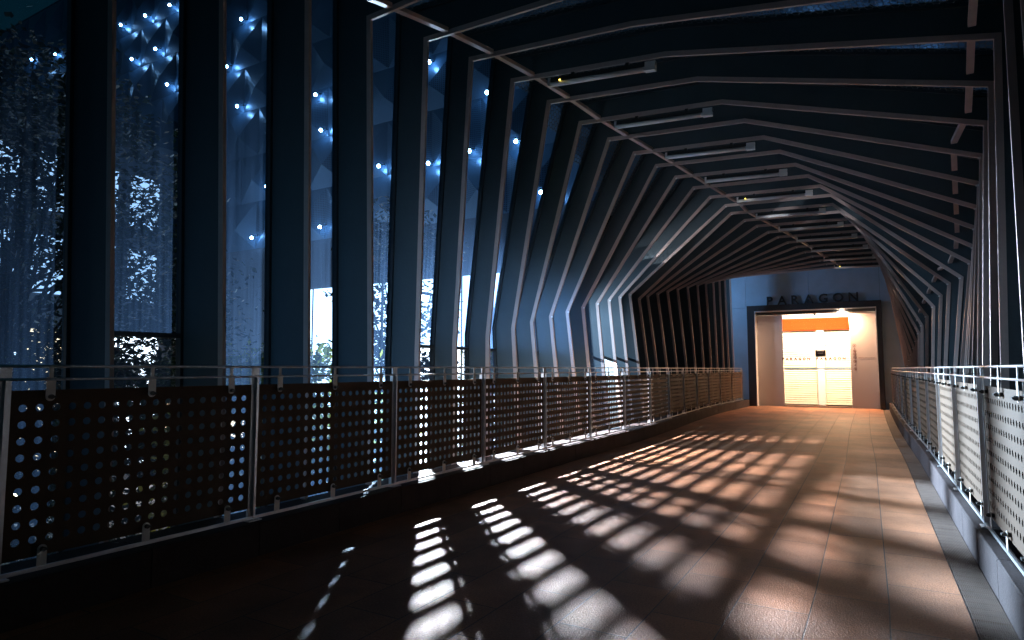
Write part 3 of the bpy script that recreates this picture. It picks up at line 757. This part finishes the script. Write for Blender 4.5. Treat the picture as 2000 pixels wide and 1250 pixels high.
def bulb():
    r_ = empty('facade_spotlight')
    mb = MB(); mb.tube([(0,.1,.1),(0,-.42,.02)], .035, 6); mb.tube([(0,-.42,.05),(0,-.42,-.02)], .10, 8); mb.build('bracket', M['dark'], r_)
    bm = bmesh.new(); bmesh.ops.create_icosphere(bm, subdivisions=2, radius=.085, matrix=Matrix.Translation((0,-.42,-.11)))
    me = bpy.data.meshes.new('bulb'); bm.to_mesh(me); bm.free(); me.materials.append(M['star'])
    o = bpy.data.objects.new('bulb', me); COL.objects.link(o); o.parent = r_
    return r_
bp_ = bulb()
order = sorted(range(len(SX)), key=lambda q: SX[q][0])
for rank, q in enumerate(order):
    x, z = SX[q]; s_ = (FY-.5)/25
    o = bp_ if rank == 0 else copy_tree(bp_)
    o.location = (x*s_, FY-.06, EYE+(z-EYE)*s_)
    tag(o, f"{ORD[rank]} pinpoint spotlight from the left on the faceted building", 'spotlight', 'pinpoint spotlights on the faceted building')

# added building far on the left, its glowing windows back-light the big tree
r = empty('backlight_building', (-36, 12, GZ)); tag(r, 'added building with rows of glowing white windows that back-light the big dark tree', 'building'); o0 = r.location
mb = MB(); mb.box(-44, -36, -2, 22, GZ, 13.5); epart(mb, 'wall', M['bldg'], r, o0)
for q in range(10):
    a = -1.5 + q*2.3
    mb = MB(); mb.box(-36.003, -35.95, a+.1, a+2.2, -4.2, 3.2); epart(mb, 'glow_window', M['shopwarm'] if q % 4 == 3 else M['addedglow'], r, o0)
    for zz in (5.0, 9.2):
        mb = MB(); mb.box(-36.003, -35.95, a+.3, a+1.9, zz, zz+2.9); epart(mb, 'glow_window', M['addeddim'], r, o0)
mb = MB(); mb.box(-44.2, -35.2, -2.2, 22.2, 13.5, 13.9); epart(mb, 'roof', M['frame_dark'], r, o0)

def tree(label, base, crown, rad, nclump, nleaf, lsize, mat, seed, name='tree', group=None):
    rnd = random.Random(seed); base = Vector(base); crown = Vector(crown)
    root = empty(name, base); tag(root, label, 'tree', group)
    mb = MB(); top = crown + Vector((0,0,rad[2]*.35)) - base; H = top.length
    pts = [Vector((0,0,0)), Vector((rnd.uniform(-.1,.1)*2, rnd.uniform(-.1,.1)*2, top.z*.4)), Vector((top.x*.8, top.y*.8, top.z*.75)), top]
    mb.tube(pts, .05*rad[2]+.05, 10, r2=.03)
    cl = []
    for _ in range(nclump):
        while True:
            p = Vector([rnd.uniform(-1, 1) for _ in range(3)])
            if .25 < p.length < 1: break
        p = p.normalized() * (p.length**.6); p = Vector((p.x*rad[0], p.y*rad[1], p.z*rad[2])) + crown - base
        if p.z < .5: p.z = .5 + rnd.random()
        cl.append(p)
    for p in cl[::2]:
        t = rnd.uniform(.3, .85); s_ = pts[1].lerp(pts[3], t); m_ = s_.lerp(p, .5) + Vector((0,0,rnd.uniform(.0,.35)))
        mb.tube([s_, m_, p], .035, 5, r2=.008)
    mb.build('trunk', M['bark'], root)
    V, F = [], []
    for p in cl:
        cr_ = rnd.uniform(.3, .62) * (sum(rad)/9 + .35)
        for _ in range(nleaf):
            d = Vector((rnd.gauss(0,1), rnd.gauss(0,1), rnd.gauss(0,.6))) * cr_ * .55
            c = p + d; s_ = lsize * rnd.uniform(.6, 1.3)
            u = Vector((rnd.gauss(0,1), rnd.gauss(0,1), rnd.gauss(0,.5)-.2)).normalized(); w = u.cross(Vector((rnd.gauss(0,.5), rnd.gauss(0,.5), 1))).normalized()
            k = len(V); V += [tuple(c), tuple(c+u*s_*.5+w*s_*.28), tuple(c+u*s_), tuple(c+u*s_*.5-w*s_*.28)]; F.append((k, k+1, k+2, k+3))
    me = bpy.data.meshes.new('crown'); me.from_pydata(V, [], F); me.materials.append(mat)
    o = bpy.data.objects.new('crown', me); COL.objects.link(o); o.parent = root
    return root
ww = empty('added_floodlight', (-6.9, 21.0, GZ)); tag(ww, 'added unseen floodlight that turns the end wall blue, on a post outside the last left glass bays', 'floodlight')  # unseen lamp added to give the end wall its blue light
mb = MB(); mb.tube([(0,0,0),(0,0,8.9)], .05, 8); mb.build('post', M['frame_dark'], ww)
mb = MB(); mb.box(-.14,.14,-.14,-.01,8.8,9.05); mb.build('housing', M['frame_dark'], ww)
wl = area('added_flood_beam', (-6.9, 21.03, GZ+8.92), (0,0,0), .26, .22, 32, (.34, .60, 1.0), 'RECTANGLE', ww)
wl.rotation_mode = 'QUATERNION'; wl.rotation_quaternion = Vector((.93, .42, -.16)).to_track_quat('-Z', 'Y'); wl.data.spread = R(120); wl.location.x += .16
gl = empty('garden_lamp', (-8.5, 3.43, GZ)); tag(gl, 'warm globe lamp on a slim post low behind the nearest left panel', 'garden lamp')
mb = MB(); mb.tube([(0,0,0),(0,0,4.68)], .045, 10); mb.build('post', M['frame_dark'], gl, smooth=True)
M['globe'] = emis('warm_globe', (1.0, .66, .34), 30)
bm = bmesh.new(); bmesh.ops.create_icosphere(bm, subdivisions=3, radius=.085, matrix=Matrix.Translation((0,0,4.79)))
me = bpy.data.meshes.new('globe'); bm.to_mesh(me); bm.free(); me.materials.append(M['globe']); o = bpy.data.objects.new('globe', me); COL.objects.link(o); o.parent = gl
mb = MB(); mb.tube([(0,0,4.885),(0,0,4.93)], .24, 20, r2=.05); mb.build('cap', M['frame_dark'], gl)
pl_ = bpy.data.lights.new('globe_light', 'POINT'); pl_.energy = 110; pl_.color = (1.0, .78, .42); pl_.shadow_soft_size = .1
o = bpy.data.objects.new('globe_light', pl_); COL.objects.link(o); o.parent = gl; o.location = (0, 0, 4.79)
G = 'trees outside the left glass wall'
tree('low yellow green shrub tree close outside the glass at left', (-6.9,6.1,GZ), (-6.9,6.1,-.5), (1.15,1.9,2.0), 90, 120, .13, M['leaf2'], 8, group=G)
tree('tall dark dense tree filling the leftmost glass bays', (-13.4,5.0,GZ), (-13.2,5.1,1.6), (3.2,3.4,5.2), 320, 150, .14, M['leaf'], 1, group=G)
tree('low yellow green tree beneath the street lamp', (-10.9,9.0,GZ), (-10.9,9.0,-.9), (2.0,2.4,2.6), 110, 110, .16, M['leaf2'], 2, group=G)
tree('slim dark tree rising just behind the street lamp', (-11.2,12.8,GZ), (-11.0,13.0,2.9), (1.5,1.6,2.9), 70, 90, .17, M['leaf'], 3, group=G)
tree('small leafy tree right of the street lamp', (-10.2,16.2,GZ), (-10.2,16.2,-.5), (1.8,2.0,2.6), 70, 90, .17, M['leaf2'], 4, group=G)
tree('broad dark tree far back before the added glowing building', (-27,13,GZ), (-27,13,-.5), (4.2,5.5,3.2), 120, 110, .30, M['leaf'], 5, group=G)
